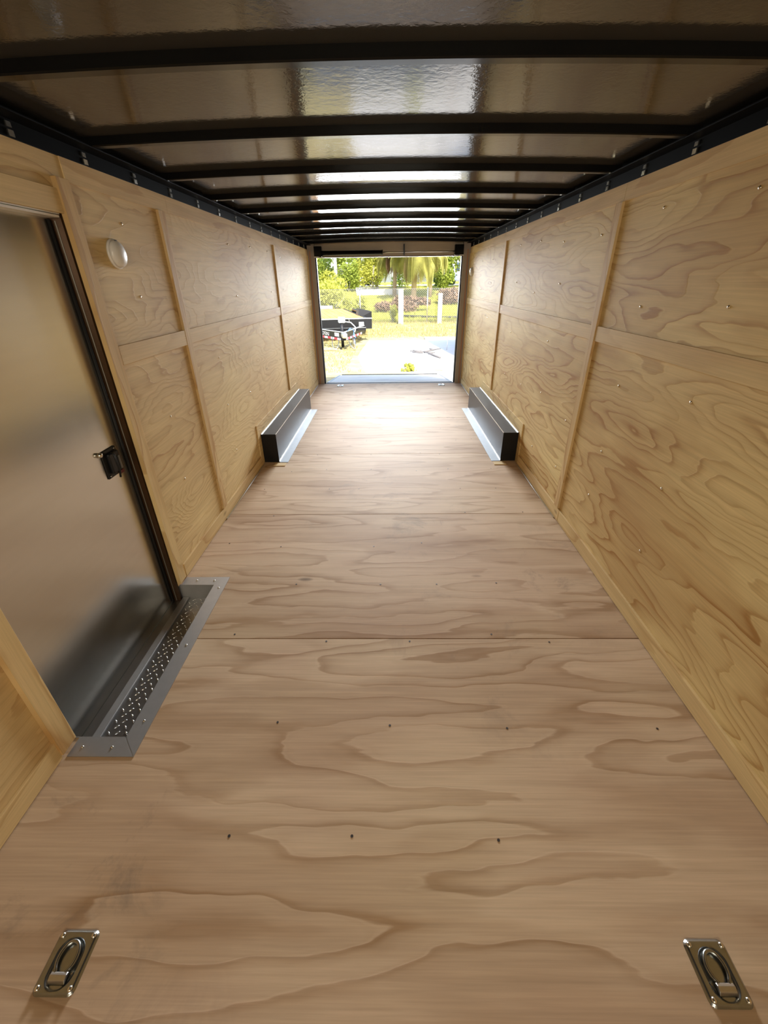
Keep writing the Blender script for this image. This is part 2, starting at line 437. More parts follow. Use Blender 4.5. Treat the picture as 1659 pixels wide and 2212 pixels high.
def beam(k):
    y = 1.466+.61*k; mb = MB(); h = .0300; wd = .038; n = 28
    prof = [(-wd/2, .004), (-wd/2+.003, 0), (wd/2-.003, 0), (wd/2, .004), (wd/2, h), (-wd/2, h)]
    rings = []
    for i in range(n+1):
        x = -1.168+2.336*i/n; zb = roof_z(x)-h
        rings.append([mb.bm.verts.new((x, p, zb+q)) for p, q in prof])
    for a, b in zip(rings, rings[1:]):
        for i in range(6): mb.bm.faces.new((a[i], a[(i+1) % 6], b[(i+1) % 6], b[i]))
    mb.bm.faces.new(rings[0]); mb.bm.faces.new(rings[-1][::-1])
    words = ['nearest the camera', 'second from the camera', 'third from the camera', 'fourth from the camera', 'fifth from the camera',
             'sixth from the camera', 'fourth from the rear doorway', 'third from the rear doorway', 'second from the rear doorway', 'nearest the rear doorway']
    o = mb.build('roof_beam', M['black'], loc=(0, y, 0))
    tag(o, 'curved black steel roof beam, %s' % words[k], 'roof beam', 'black beams across the roof')
for k in range(10): beam(k)

# made-up glowing strip behind the viewer, added to fill the interior
cl = thing('ceiling_fill', 'flat white fill strip added on the roof behind the camera', 'lamp', (0, -1.70, 1.955))
MB().box(-.33, .33, -.07, .07, .008, .044).build('housing', M['white'], cl, bevel=.004)
em, n_, b_ = newmat('fill_diffuser'); b_.inputs['Emission Color'].default_value = (1, .88, .70, 1); b_.inputs['Emission Strength'].default_value = ROOF_FILL
MB().box(-.31, .31, -.055, .055, 0, .008).build('diffuser', em, cl)

fill_box = thing('front_fill_box', 'long white housing added for the fill light on the front wall behind the camera', 'lamp', (0, -2.05, 1.70))  # made-up housing for the added front fill light
MB().box(-.58, .58, 0, .10, -.17, .17).build('housing', M['white'], fill_box, bevel=.01)

# ------------------------------------------------------------------ side door and step
d = MB().box(-1.262, -1.236, .945, 1.845, -.13, 1.712).build('door_1', M['door'], bevel=.003)
struct(d, 'plain satin aluminium side door set in the left wall', 'door')
fr = MB()
fr.box(-1.262, -1.190, 1.846, 1.860, -.10, 1.74).box(-1.262, -1.190, .928, .944, -.10, 1.74).box(-1.262, -1.190, .93, 1.86, 1.726, 1.742)
fr.build('door_frame', simple('brown_anodised_frame', lin(70, 48, 28), .35, .6), d)
sl = MB().tube([(-1.231, 1.838, -.09), (-1.231, 1.838, 1.705)], .006, 8).tube([(-1.231, .95, -.09), (-1.231, .95, 1.705)], .006, 8)
sl.build('door_seal', M['blackmat'], d, True)
MB().tube([(-1.214, 1.8455, -.09), (-1.214, 1.8455, 1.70)], .003, 6).build('frame_bead', simple('dull_bead', (.16, .14, .11), .5, .5), d)
MB().box(-1.235, -1.19, .945, 1.842, 1.709, 1.716).box(-1.222, -1.19, .945, 1.846, 1.719, 1.724).build('head_strip', M['white'], d)
def latch():
    t = thing('door_latch', 'black latch with a chrome knob on the aluminium side door', 'latch', (-1.236, 1.735, .80))
    MB().box(0, .006, -.055, .05, -.062, .062).build('back_plate', M['blackbox'], t, bevel=.004)
    MB().box(.006, .020, -.032, .040, -.045, .045).build('housing', M['blackbox'], t, bevel=.005)
    MB().tube([(.018, -.014, .046), (.034, -.014, .040), (.036, -.014, -.035), (.030, -.014, -.066)], .0045, 8).build('handle', M['blackbox'], t, True)
    MB().box(.018, .024, .022, .034, -.040, .022).build('slide', simple('grey_slide', (.12, .12, .12), .3), t, bevel=.001)
    MB().lathe([(.011, .0), (.011, .012), (.006, .016), (0, .017)], 16, 'x', (.002, -.066, .056)).build('knob', M['screw'], t, True)
    for y, z in ((.036, .052), (-.040, -.052)):
        MB().lathe([(.006, 0), (.005, .003), (0, .004)], 10, 'x', (.006, y, z)).build('bolt', M['zinc'], t, True)
    MB().box(.006, .012, .02, .05, -.066, -.052).build('release_tab', simple('red_tab', (.12, .01, .015), .4), t)
latch()
def step_well():
    t = thing('step_well', 'aluminium step well with tread plate set into the floor below the side door', 'step', (0, 0, 0))
    xi, xo, y0, y1, z = -.987, -.922, .962, 1.870, -.095
    a = MB().hull2([(-A+.021, .890, .0005), (xo, .890, .0005), (xi, y0, .0005), (-A+.021, y0, .0005)], [(-A+.021, .890, .003), (xo, .890, .003), (xi, y0, .003), (-A+.021, y0, .003)])
    a.build('near_flange', M['alu'], t)
    MB().hull2([(-A+.013, y1, .0005), (xi, y1, .0005), (xo, 1.937, .0005), (-A+.013, 1.937, .0005)], [(-A+.013, y1, .003), (xi, y1, .003), (xo, 1.937, .003), (-A+.013, 1.937, .003)]).build('far_flange', M['alu'], t)
    MB().hull2([(xi, y0, .0005), (xo, .890, .0005), (xo, 1.937, .0005), (xi, y1, .0005)], [(xi, y0, .0035), (xo, .890, .0035), (xo, 1.937, .0035), (xi, y1, .0035)]).build('long_flange', M['alu'], t)
    MB().box(xi-.003, xi, y0, y1, z, .003).box(-A-.04, xi, y0, y0+.003, z, .003).box(-A-.04, xi, y1-.003, y1, z, .003).build('well_sides', M['alu'], t)
    tp = MB().box(-1.2345, xi-.003, y0+.003, y1-.003, z-.004, z).build('tread_plate', M['alud'], t)
    bars = MB(); i = 0
    for r in range(34):
        y = y0+.03+r*.026
        for c in range(4):
            x = -1.135+c*.036+(r % 2)*.018
            if x > xi-.012: continue
            ang = PI/4 if (r+c) % 2 else -PI/4
            dx, dy = math.cos(ang)*.011, math.sin(ang)*.011
            bars.tube([(x-dx, y-dy, z), (x-dx*.5, y-dy*.5, z+.0006), (x, y, z+.0008), (x+dx*.5, y+dy*.5, z+.0006), (x+dx, y+dy, z)], [.0006, .0028, .0034, .0028, .0006], 8)
    bars.build('tread_pattern', simple('polished_bars', (.85, .84, .82), .22, 1), tp, True)
    MB().box(-1.186, -1.150, y0+.003, y1-.003, z, z+.012).build('door_sill', M['alu'], t, bevel=.003)
    for x, y in ((-1.13, .925), (-1.02, .925), (-.955, 1.03), (-.955, 1.42), (-.953, 1.84), (-1.10, 1.905), (-1.0, 1.905)):
        MB().lathe([(.0055, 0), (.0045, .002), (.002, .0035), (0, .004)], 10, 'z', (x, y, .003)).build('screw', M['screw'], t, True)
step_well()

# ------------------------------------------------------------------ wheel boxes
for s, nm in ((-1, 'left'), (1, 'right')):
    t = thing('wheel_box', 'black steel wheel box at the foot of the %s wall' % nm, 'wheel box', (s*1.113, 4.625, 0), 0, 'pair of wheel boxes')
    x0, x1 = sorted((s*(1.04-1.113), s*(1.177-1.113)))
    MB().box(x0, x1, -.925, .925, 0, .272).build('box_shell', M['blackbox'], t, bevel=.0025)
    xa, xb = sorted((s*(.957-1.113), s*(1.042-1.113)))
    MB().box(xa, xb, -.93, .925, .0004, .0026).build('floor_flange', M['galvflange'], t)
    xa, xb = sorted((s*(1.036-1.113), s*(1.041-1.113)))
    MB().box(xa, xb, -.925, .925, .0028, .008).build('flange_bead', M['screw'], t)
    MB().box(*sorted((s*(1.171-1.113), s*(1.1765-1.113))), -.925, .925, .2722, .279).build('wall_bead', M['screw'], t)
    MB().box(*sorted((s*(1.0385-1.113), s*(1.0415-1.113))), -.925, .925, .2705, .2730).build('edge_bead', M['screw'], t)

# ------------------------------------------------------------------ dome lights
def dome(side, y, z, label):
    t = thing('dome_light', label, 'light', (side*A, y, z), PI if side > 0 else 0, 'round wall lights')
    MB().lathe([(.057, 0), (.057, .007), (.053, .010), (.0, .010)], 32, 'x').build('base_ring', M['white'], t, True)
    MB().lathe([(.052, .010), (.051, .018), (.045, .027), (.032, .034), (.016, .037), (0, .038)], 32, 'x').build('lens', M['white'], t, True)
    MB().box(.010, .022, -.008, .008, .044, .052).build('switch', M['blackmat'], t, bevel=.002)
dome(-1, 2.13, 1.609, 'round white dome light on the left wall beside the side door')
dome(1, 6.887, 1.59, 'round dome light on the right wall by the rear doorway')

# ------------------------------------------------------------------ tie-down rings
def ring_proto(label, loc):
    t = thing('tie_down_ring', label, 'tie-down ring', loc, 0, 'floor tie-down rings')
    W_, L_ = .104, .120; nx, ny = 44, 50; mb = MB(); rows = []
    def hgt(x, y):
        ex = min(W_/2-abs(x), L_/2-abs(y)); cx, cy = max(0, abs(x)-W_/2+.016), max(0, abs(y)-L_/2+.016)
        ex = min(ex, .016-math.hypot(cx, cy)) if cx > 0 and cy > 0 else ex
        h = .006*min(1, max(0, ex)/.006)
        px = max(0, abs(x)-.0); py = max(0, abs(y+.004)-.016)
        dd = math.hypot(px, py)/.031
        return h-.0048*max(0, min(1, (1.08-dd)/.16))*(1 if ex > .006 else 0)
    for j in range(ny+1):
        rows.append([mb.bm.verts.new((W_*(i/nx-.5), L_*(j/ny-.5), hgt(W_*(i/nx-.5), L_*(j/ny-.5)))) for i in range(nx+1)])
    # pull the outline to rounded corners
    for r in rows:
        for v in r:
            cx, cy = abs(v.co.x)-W_/2+.016, abs(v.co.y)-L_/2+.016
            if cx > 0 and cy > 0:
                dd = math.hypot(cx, cy)
                if dd > .016:
                    k = .016/dd
                    v.co.x = math.copysign(W_/2-.016+cx*k, v.co.x); v.co.y = math.copysign(L_/2-.016+cy*k, v.co.y); v.co.z = 0
    for a, b in zip(rows, rows[1:]):
        for i in range(nx): mb.bm.faces.new((a[i], a[i+1], b[i+1], b[i]))
    mb.build('base_plate', M['zinc'], t, True)
    pts = []
    for k in range(25):
        a = -PI*.30+k/24*PI*1.60
        pts.append((.0225*math.cos(a), .006+.030*math.sin(a), .0085))
    pts = [(.016, -.030, .0085)]+pts+[(-.016, -.030, .0085)]
    MB().tube(pts, .0046, 10, close=True).build('ring', M['zinc'], t, True)
    mb = MB(); prof = [(-.041, .004), (-.036, .013), (-.027, .0155), (-.020, .012), (-.018, .004)]
    A_ = [(-.021, y, z) for y, z in prof]; B_ = [(.021, y, z) for y, z in prof]
    mb.hull2(A_, B_).build('strap', simple('strap_steel', (.55, .54, .52), .3, 1), t, bevel=.0015)
    for x in (-.040, .040):
        for y in (-.047, .047):
            MB().lathe([(.0065, 0), (.0062, .002), (.004, .0045), (0, .0055)], 14, 'z', (x, y, .0055)).build('screw', M['screw'], t, True)
    return t
R1 = ring_proto('zinc tie-down ring set in the floor at the lower left of the photo', (-.811, .371, .0004))
for lab, loc, rz in (('zinc tie-down ring set in the floor at the lower right of the photo', (.802, .366, .0004), 0),
                     ('small shiny tie-down ring on the floor at the left side of the rear sill', (-.800, 6.985, .0004), 0),
                     ('small shiny tie-down ring on the floor at the right side of the rear sill', (.845, 6.985, .0004), 0)):
    c = copy_tree(R1); c['label'] = lab; c.location = loc; c.rotation_euler.z = rz

# ------------------------------------------------------------------ rear doorway
for s, nm in ((-1, 'left'), (1, 'right')):
    x0, x1 = sorted((s*1.078, s*1.262))
    j = trim(MB().box(x0, x1, 7.142, 7.26, -.12, 2.0), 'brown upright post on the %s of the rear doorway' % nm, M['jamb'], .003)
    x0, x1 = sorted((s*1.062, s*1.078))
    MB().box(x0, x1, 7.17, 7.255, 0.0, 1.80).build('weather_strip', M['blackmat'], j, bevel=.004)
    MB().box(*sorted((s*1.138, s*1.152)), 7.134, 7.142, 0.0, 1.88).build('cover_strip', simple('reddish_strip', lin(170, 120, 88), .5), j)
hd = trim(MB().box(-1.078, 1.078, 7.175, 7.26, 1.797, 2.0), 'grey header panel over the rear doorway', M['header'], .003)
MB().box(-1.06, 1.06, 7.165, 7.175, 1.797, 1.806).build('header_seal', simple('seal_grey', lin(150, 140, 122), .5), hd)
sp = thing('spring_assembly', 'black torsion spring tube with thin shaft over the rear doorway', 'door spring', (0, 7.10, 1.85))
MB().lathe([(.030, -.98), (.030, -.10), (.034, -.10), (.034, -.085), (.012, -.085)], 20, 'x').build('spring_tube', M['black'], sp, True)
MB().tube([(-.10, 0, .002), (1.0, 0, .002)], .008, 10).build('shaft', M['galv'], sp, True)
MB().box(.212, .232, -.012, .074, -.036, .10).build('hanger', M['black'], sp, bevel=.002)
MB().box(.948, 1.076, -.02, .072, -.045, .085).build('end_bracket', M['black'], sp, bevel=.004)
MB().box(-1.076, -.965, -.02, .072, -.045, .085).build('end_bracket', M['black'], sp, bevel=.004)
MB().box(1.02, 1.076, -.03, -.02, -.052, -.042).build('bracket_tab', M['white'], sp)
MB().box(-1.076, -1.01, -.03, -.02, -.052, -.042).build('bracket_tab', M['white'], sp)
trim(MB().box(-1.078, 1.078, 7.14, 7.25, -.12, -.006), 'dark steel sill at the rear edge of the floor', M['blackmat'], .002)
# lowered ramp door
M['ramp'] = plywood('ramp_plywood', 0, 1, light=lin(235, 228, 215), dark=lin(212, 202, 188), freq=5, seed=21, rough=.55)
rd = thing('ramp_door', 'lowered plywood ramp door reaching out from the rear sill to the ground', 'ramp', (0, 7.275, -.03))
def slab3(x0, x1, y0, z0, y1, z1, t): return MB().hull2([(x0, y0, z0), (x1, y0, z0), (x1, y1, z1), (x0, y1, z1)][::-1], [(x0, y0, z0-t), (x1, y0, z0-t), (x1, y1, z1-t), (x0, y1, z1-t)][::-1])
slab3(-1.05, 1.05, 0, 0.022, 1.83, -.205, .05).build('ramp_panel', M['ramp'], rd)
slab3(-1.055, -1.02, 0, .026, 1.84, -.203, .06).build('edge_rail', M['alu'], rd)
slab3(1.02, 1.055, 0, .026, 1.84, -.203, .06).build('edge_rail', M['alu'], rd)
slab3(-.95, .95, 1.85, -.207, 2.20, -.292, .022).build('ramp_flap', M['ramp'], rd)
MB().tube([(-1.0, 1.845, -.205), (1.0, 1.845, -.205)], .011, 8).build('flap_hinge', M['black'], rd, True)
MB().tube([(-1.05, -.008, 0.0), (1.05, -.008, 0.0)], .012, 8).build('hinge', M['black'], rd, True)

# ================================================================== outdoors
def leafmat(name, c, trans=.45):
    m, n, b = newmat(name); out = n.nodes['Material Output']
    tc = nd(n, 'ShaderNodeTexCoord'); f = noise(n, tc.outputs['Object'], 5, 3, .6)
    col = mix(n, f, tuple(v*.55 for v in c), tuple(min(1, v*1.35) for v in c))
    d = nd(n, 'ShaderNodeBsdfDiffuse'); t = nd(n, 'ShaderNodeBsdfTranslucent'); mx = nd(n, 'ShaderNodeMixShader')
    lk(n, col, d.inputs[0]); lk(n, col, t.inputs[0]); mx.inputs[0].default_value = trans
    lk(n, d.outputs[0], mx.inputs[1]); lk(n, t.outputs[0], mx.inputs[2]); lk(n, mx.outputs[0], out.inputs[0]); n.nodes.remove(b)
    return m
M['leaf'] = leafmat('leaf_green', (.33, .40, .08)); M['leafy'] = leafmat('leaf_yellow_green', (.52, .53, .11)); M['leafd'] = leafmat('leaf_deep_green', (.19, .28, .07))
M['frond'] = leafmat('palm_frond', (.48, .46, .15)); M['dry'] = leafmat('dry_brush', (.30, .20, .13), .2)
M['bark'] = simple('grey_bark', (.45, .41, .36), .8, 0, .2, 9, .3, .3)
M['conc'] = simple('pale_concrete', (.64, .62, .58), .8, 0, .3, 2.5, .10)
M['post'] = simple('weathered_post', (.55, .51, .42), .8, 0, .3, 6, .15, .2)
M['wire'] = simple('fence_wire', (.30, .30, .29), .4, .5)
M['whitewall'] = simple('white_wall', (.62, .60, .58), .7, 0, .3, 4, .06)
M['carwhite'] = simple('white_car_paint', (.82, .82, .83), .2, 0, .5, 0, 0, 0, .5)
M['glass'] = simple('dark_car_glass', (.05, .07, .09), .05, 0, .6)
M['tyre'] = simple('tyre_rubber', (.02, .02, .02), .8)
M['dirt'] = simple('brown_soil', (.40, .30, .20), .9, 0, .2, 6, .3)
def gz(x, y):
    t = max(0, min(1, (y-23.5)/16)); t = t*t*(3-2*t)
    return G+t*1.40
def ground():
    m, n, b = newmat('dry_grass_ground'); tc = nd(n, 'ShaderNodeTexCoord')
    f = noise(n, tc.outputs['Object'], .8, 5, .65); g = noise(n, tc.outputs['Object'], 9, 4, .7)
    c = ramp(n, f, [(.32, (.34, .29, .14)), (.5, (.52, .45, .26)), (.66, (.36, .35, .15))])
    lk(n, mix(n, .6, c, mix(n, g, (.55, .5, .45), (1.3, 1.3, 1.3)), 'MULTIPLY'), b.inputs['Base Color'])
    b.inputs['Roughness'].default_value = .95; b.inputs['Specular IOR Level'].default_value = .1
    bump(n, b, g, .6, .05)
    rn = random.Random(2)
    xs = [-60+4*i for i in range(13)]+[-10+.8*i for i in range(1, 26)]+[12+4*i for i in range(13)]
    def sheet(ys, name, mat, label, cat):
        mb = MB(); rows = []
        for y in ys: rows.append([mb.bm.verts.new((x, y, gz(x, y)+(rn.uniform(-.02, .02) if 17 < y and y != 23 else 0))) for x in xs])
        for p, q in zip(rows, rows[1:]):
            for i in range(len(xs)-1): mb.bm.faces.new((p[i], p[i+1], q[i+1], q[i]))
        struct(mb.build(name, mat, smooth=True), label, cat)
    sheet([-14+1.0*i for i in range(20)]+[6+.5*i for i in range(35)], 'ground', m, 'dry yellow ground behind the trailer up to the fence', 'ground')
    m2, n, b = newmat('green_bank_grass'); tc = nd(n, 'ShaderNodeTexCoord')
    f = noise(n, tc.outputs['Object'], .7, 5, .65); g = noise(n, tc.outputs['Object'], 7, 4, .7)
    c = ramp(n, f, [(.32, (.24, .25, .04)), (.5, (.36, .35, .07)), (.66, (.27, .29, .06))])
    lk(n, mix(n, .7, c, mix(n, g, (.5, .5, .45), (1.3, 1.3, 1.3)), 'MULTIPLY'), b.inputs['Base Color']); b.inputs['Roughness'].default_value = .95; b.inputs['Specular IOR Level'].default_value = .1
    bump(n, b, g, .6, .05)
    sheet([23+.5*i for i in range(46)]+[46+4*i for i in range(24)], 'bank', m2, 'green grassy bank rising behind the fence', 'ground')
ground()
slab = MB().prism([(-.55, 10.0), (-.72, 11.0), (-.88, 12.3), (-.84, 13.6), (-.72, 15.75), (1.3, 15.75), (6.5, 15.9), (6.5, 7.6), (1.25, 7.6), (1.15, 9.0), (.9, 9.7), (.2, 9.85)], G-.05, G+.012)
struct(slab.build('path', M['conc'], bevel=.006), 'bright concrete slab on the ground behind the ramp', 'paving')
struct(MB().box(1.25, 6.5, 15.92, 16.35, G-.05, G+.05).build('trim_50', simple('kerb_concrete', (.5, .48, .45), .9, 0, .2, 3, .15), bevel=.02), 'low grey kerb at the far edge of the concrete slab', 'kerb')
# grass (uncountable)
def grass():
    rn = random.Random(8); mb = MB()
    def blade(x, y, h):
        z = gz(x, y); a = rn.uniform(0, 2*PI); wv = Vector((math.cos(a), math.sin(a), 0))*.012
        ln = Vector((rn.uniform(-.5, .5), rn.uniform(-.5, .5), 1))*h; p = Vector((x, y, z-.01))
        mb.bm.faces.new([mb.bm.verts.new(q) for q in (p-wv, p+wv, p+ln*.6+wv*.6, p+ln)])
    n = 0
    while n < 16000:
        y = 10+14*rn.random()**.9; x = rn.uniform(-3.2-.06*y, 1.0+.16*y)
        if -1.0 < x < 6.5 and y < 16.5 and not (x < -.3 and y < 10.2): 
            if not (x < .3 and 9.6 < y < 10.2): continue
        blade(x, y, rn.uniform(.03, .10)*(1 if y < 17 else 1.5)); n += 1
    o = mb.build('grass', leafmat('grass_blades', (.44, .39, .17), .3))
    tag(o, 'short dry yellow grass around the slab', 'grass', kind='stuff')
    mb = MB()
    for _ in range(12000):
        y = 23+13*rn.random()**1.3; blade(rn.uniform(-2.5-.12*y, 1.5+.14*y), y, rn.uniform(.06, .22))
    tag(mb.build('bank_grass', leafmat('bank_blades', (.40, .40, .09), .3)), 'taller yellow-green grass on the bank behind the fence', 'grass', kind='stuff')
grass()

def foliage_mesh(n, rad, leaf, seed, blobs=9, droop=0):
    """leaf clusters spread over several lumps that fill an ellipsoid"""
    rn = random.Random(seed); mb = MB(); cs = []
    for _ in range(blobs):
        while True:
            p = Vector((rn.uniform(-1, 1), rn.uniform(-1, 1), rn.uniform(-1, 1)))
            if p.length < 1: break
        cs.append((Vector((p.x*rad[0]*.75, p.y*rad[1]*.75, p.z*rad[2]*.75)), rn.uniform(.28, .5)))
    for _ in range(n):
        c, k = rn.choice(cs)
        d = Vector((rn.gauss(0, 1), rn.gauss(0, 1), rn.gauss(0, 1))); d.normalize()
        p = c+Vector((d.x*rad[0]*k, d.y*rad[1]*k, d.z*rad[2]*k))*rn.uniform(.6, 1.05)
        a = Vector((rn.gauss(0, 1), rn.gauss(0, 1), rn.gauss(0, 1)-droop)); a.normalize()
        b = a.cross(Vector((rn.gauss(0, 1), rn.gauss(0, 1), rn.gauss(0, 1)))); b.normalize()
        l = leaf*rn.uniform(.7, 1.4); w_ = l*.32
        mb.bm.faces.new([mb.bm.verts.new(q) for q in (p, p+a*l*.45+b*w_, p+a*l, p+a*l*.45-b*w_)])
    return mb
def tree(label, x, y, h, rad, mat, n, leaf, seed, trunk=.11, group='trees beyond the fence', kind='tree', barkmat=None, name='tree', blobs=11):
    z = gz(x, y); t = thing(name, label, kind, (x, y, z), 0, group); rn = random.Random(seed)
    foliage_mesh(n, rad, leaf, seed, blobs).build('crown', mat, t, loc=(0, 0, h))
    pts = [(0, 0, -.1), (rn.uniform(-.1, .1), 0, h*.4), (rn.uniform(-.2, .2), 0, h*.75), (0, 0, h)]
    mb = MB().tube(pts, [trunk, trunk*.85, trunk*.6, trunk*.3], 8)
    for _ in range(5):
        a = rn.uniform(0, 2*PI); e = rn.uniform(.4, .9)
        mb.tube([(0, 0, h*.5), (math.cos(a)*rad[0]*.3, math.sin(a)*rad[1]*.3, h*.8), (math.cos(a)*rad[0]*e, math.sin(a)*rad[1]*e, h+rad[2]*.4)], [trunk*.5, trunk*.35, trunk*.12], 6)
    mb.build('trunk', barkmat or M['bark'], t, True)
    return t
def bush(label, x, y, rad, mat, n, leaf, seed, name='bush', group=None, blobs=10):
    z = gz(x, y); t = thing(name, label, 'bush', (x, y, z), 0, group); rn = random.Random(seed)
    foliage_mesh(n, rad, leaf, seed, blobs).build('leaves', mat, t, loc=(0, 0, rad[2]*.85))
    mb = MB()
    for _ in range(6):
        a = rn.uniform(0, 2*PI); mb.tube([(0, 0, -.05), (math.cos(a)*rad[0]*.3, math.sin(a)*rad[1]*.3, rad[2]*.6), (math.cos(a)*rad[0]*.6, math.sin(a)*rad[1]*.6, rad[2]*1.2)], [.03, .02, .008], 5)
    mb.build('stems', M['bark'], t, True)
def palm(label, x, y, h, nf, fl, seed, trunk=.16):
    z = gz(x, y); t = thing('palm_tree', label, 'palm', (x, y, z), 0, 'palms beyond the fence'); rn = random.Random(seed)
    MB().tube([(0, 0, -.1), (.05, 0, h*.5), (0, 0, h)], [trunk*1.2, trunk, trunk*.9], 10).build('trunk', simple('palm_trunk_%d' % seed, (.40, .30, .20), .9, 0, .1, 14, .4, .4), t, True)
    def frond(a, el, L, mat):
        mb = MB(); d = Vector((math.cos(a), math.sin(a), 0)); side = Vector((-d.y, d.x, 0)); p = Vector((0, 0, h)); ang = el; spine = [p.copy()]
        N = 16
        for i in range(N):
            v = d*math.cos(ang)+Vector((0, 0, 1))*math.sin(ang); p = p+v*L/N; ang -= .15+.05*rn.random()
            ang = max(ang, -1.45); spine.append(p.copy())
        mb.tube(spine, [.03*(1-i/(N+2))+.004 for i in range(N+1)], 4)
        for i in range(2, N+1):
            ll = L*.34*math.sin(PI*min(1, .25+.75*i/N))+.12
            for s in (-1, 1):
                for q in (0, .5):
                    b0 = spine[i-1].lerp(spine[i], q); tip = b0+side*s*ll*.75+Vector((0, 0, -1))*ll*.72+d*ll*.25
                    mid = b0.lerp(tip, .5)+Vector((0, 0, ll*.10)); wv = d*.025
                    mb.bm.faces.new([mb.bm.verts.new(v) for v in (b0-wv, b0+wv, mid+wv, tip, mid-wv)])
        mb.build('frond', mat, t)
    for k in range(nf):
        frond(2*PI*k/nf*2.4+rn.uniform(-.2, .2), rn.uniform(-.5, 1.1), fl*rn.uniform(.85, 1.15), M['frond'])
    for k in range(5):
        frond(2*PI*k/5+.3, -.7, fl*.8, M['dry'])
    return t

# chain link fence
FY = 22.4
ft = thing('chain_link_fence', 'chain link fence on thin metal posts in front of the trees', 'fence', (0, FY, G))
def fence_mesh():
    mb = MB(); x0, x1, h, s = -6.0, 7.0, 1.50, .095
    k = x0-h
    while k < x1:
        for sg in (1, -1):
            a, b = (k, 0.02), (k+h, h)
            if sg < 0: a, b = (k+h, .02), (k, h)
            def clip(p, q):
                (ax, az), (bx, bz) = p, q
                for lim, lo in ((x0, True), (x1, False)):
                    if lo:
                        if ax < lim and bx < lim: return None
                        if ax < lim: t = (lim-ax)/(bx-ax); ax, az = lim, az+(bz-az)*t
                        elif bx < lim: t = (lim-ax)/(bx-ax); bx, bz = lim, az+(bz-az)*t
                    else:
                        if ax > lim and bx > lim: return None
                        if ax > lim: t = (lim-bx)/(ax-bx); ax, az = lim, bz+(az-bz)*t
                        elif bx > lim: t = (lim-ax)/(bx-ax); bx, bz = lim, az+(bz-az)*t
                return (ax, az), (bx, bz)
            c = clip(a, b)
            if c: mb.tube([(c[0][0], sg*.004, c[0][1]), (c[1][0], sg*.004, c[1][1])], .0055, 3, caps=False)
        k += s
    mb.tube([(x0, 0, h), (x1, 0, h)], .006, 4)
    mb.build('wire_mesh', M['wire'], ft)
fence_mesh()
for x in (-4.4, -1.40, 1.82, 3.35):
    MB().tube([(x, .03, -.05), (x, .03, 1.56)], .028 if x < 3 else .055, 10).build('fence_post', M['galv'], ft, True)
def stump_post(label, x, y, h, w_):
    t = MB().box(-w_/2, w_/2, -w_/2, w_/2, -.05, h)
    o = t.build('concrete_post', M['post'], bevel=.012, loc=(x, y, G)); tag(o, label, 'post', 'square posts by the fence')
stump_post('thicker and taller of the two pale square posts by the fence', .545, 22.08, 1.50, .24)
stump_post('shorter pale square post by the fence, right of the thicker one', 2.40, 22.2, 1.30, .20)
tag(MB().tube([(0, 0, -.05), (0, 0, 1.84)], .09, 12).build('white_post', M['whitewall'], None, True, loc=(3.62, 22.9, G)), 'thick white round post at the right end of the fence view', 'post')
tag(MB().tube([(-1.4, 0, .1), (.8, -.5, .04), (3.4, -1.3, .06)], .055, 10).build('dark_line', simple('dark_line', (.04, .04, .045), .6), None, True, loc=(1.9, 25.6, gz(2, 25))), 'dark pipe lying on the grass behind the fence', 'line')  # dark tube laid along the slope

# trees, bushes, palms
tree('yellow-green tree at the far left behind the fence', -6.6, 34, 3.2, (1.9, 1.6, 2.4), M['leafy'], 3200, .22, 1)
tree('green tree left of the white pole beyond the fence', -4.2, 39, 3.6, (1.9, 1.7, 2.6), M['leaf'], 3200, .22, 2)
tree('deep green tree far back between the white pole and the palms', -1.9, 52, 4.4, (3.0, 2.2, 3.4), M['leafd'], 3600, .30, 3)
tree('bright yellow-green tree just left of the palms', -.9, 36, 3.3, (1.7, 1.5, 2.3), M['leafy'], 3200, .20, 4)
tree('deep green tree far behind the palms', 3.6, 56, 4.6, (3.2, 2.4, 3.6), M['leafd'], 3600, .30, 5)
tree('broad green tree at the right behind the fence', 5.3, 36, 3.5, (2.3, 1.8, 2.3), M['leaf'], 3800, .22, 6)
tree('yellow-green tree by the white post at the far right', 7.7, 41, 3.4, (2.0, 1.8, 2.5), M['leafy'], 3000, .24, 7)
tree('tall deep green tree far back at the left edge', -9.0, 55, 4.6, (3.2, 2.2, 3.8), M['leafd'], 3400, .30, 8)
tree('slim pale green tree right of the white pole', -3.0, 44, 3.9, (1.5, 1.4, 2.4), M['leaf'], 2400, .22, 9)
tree('deep green tree far back at the right edge', 10.5, 56, 4.6, (3.2, 2.4, 3.6), M['leafd'], 3200, .30, 10)
for q, (lab, x, y, r, mt) in enumerate((('leafy green thicket left of the tall white pole', -5.6, 40, (1.5, .9, 1.3), 'leaf'), ('leafy yellow thicket right of the tall white pole', -2.75, 41, (1.0, .9, 1.05), 'leafy'),
        ('green thicket between the thin white pole and the palms', -1.2, 42, (1.3, .9, 1.25), 'leaf'), ('green thicket right of the palms', 4.3, 40, (1.2, .9, 1.2), 'leafd'), ('tall green thicket at the far left by the road', -8.6, 41.5, (1.5, .9, 1.5), 'leafy'), ('green thicket at the far right by the road', 8.9, 41.5, (1.2, .8, 1.4), 'leaf'))):
    bush(lab, x, y, r, M[mt], 2400, .17, 60+q, name='thicket')
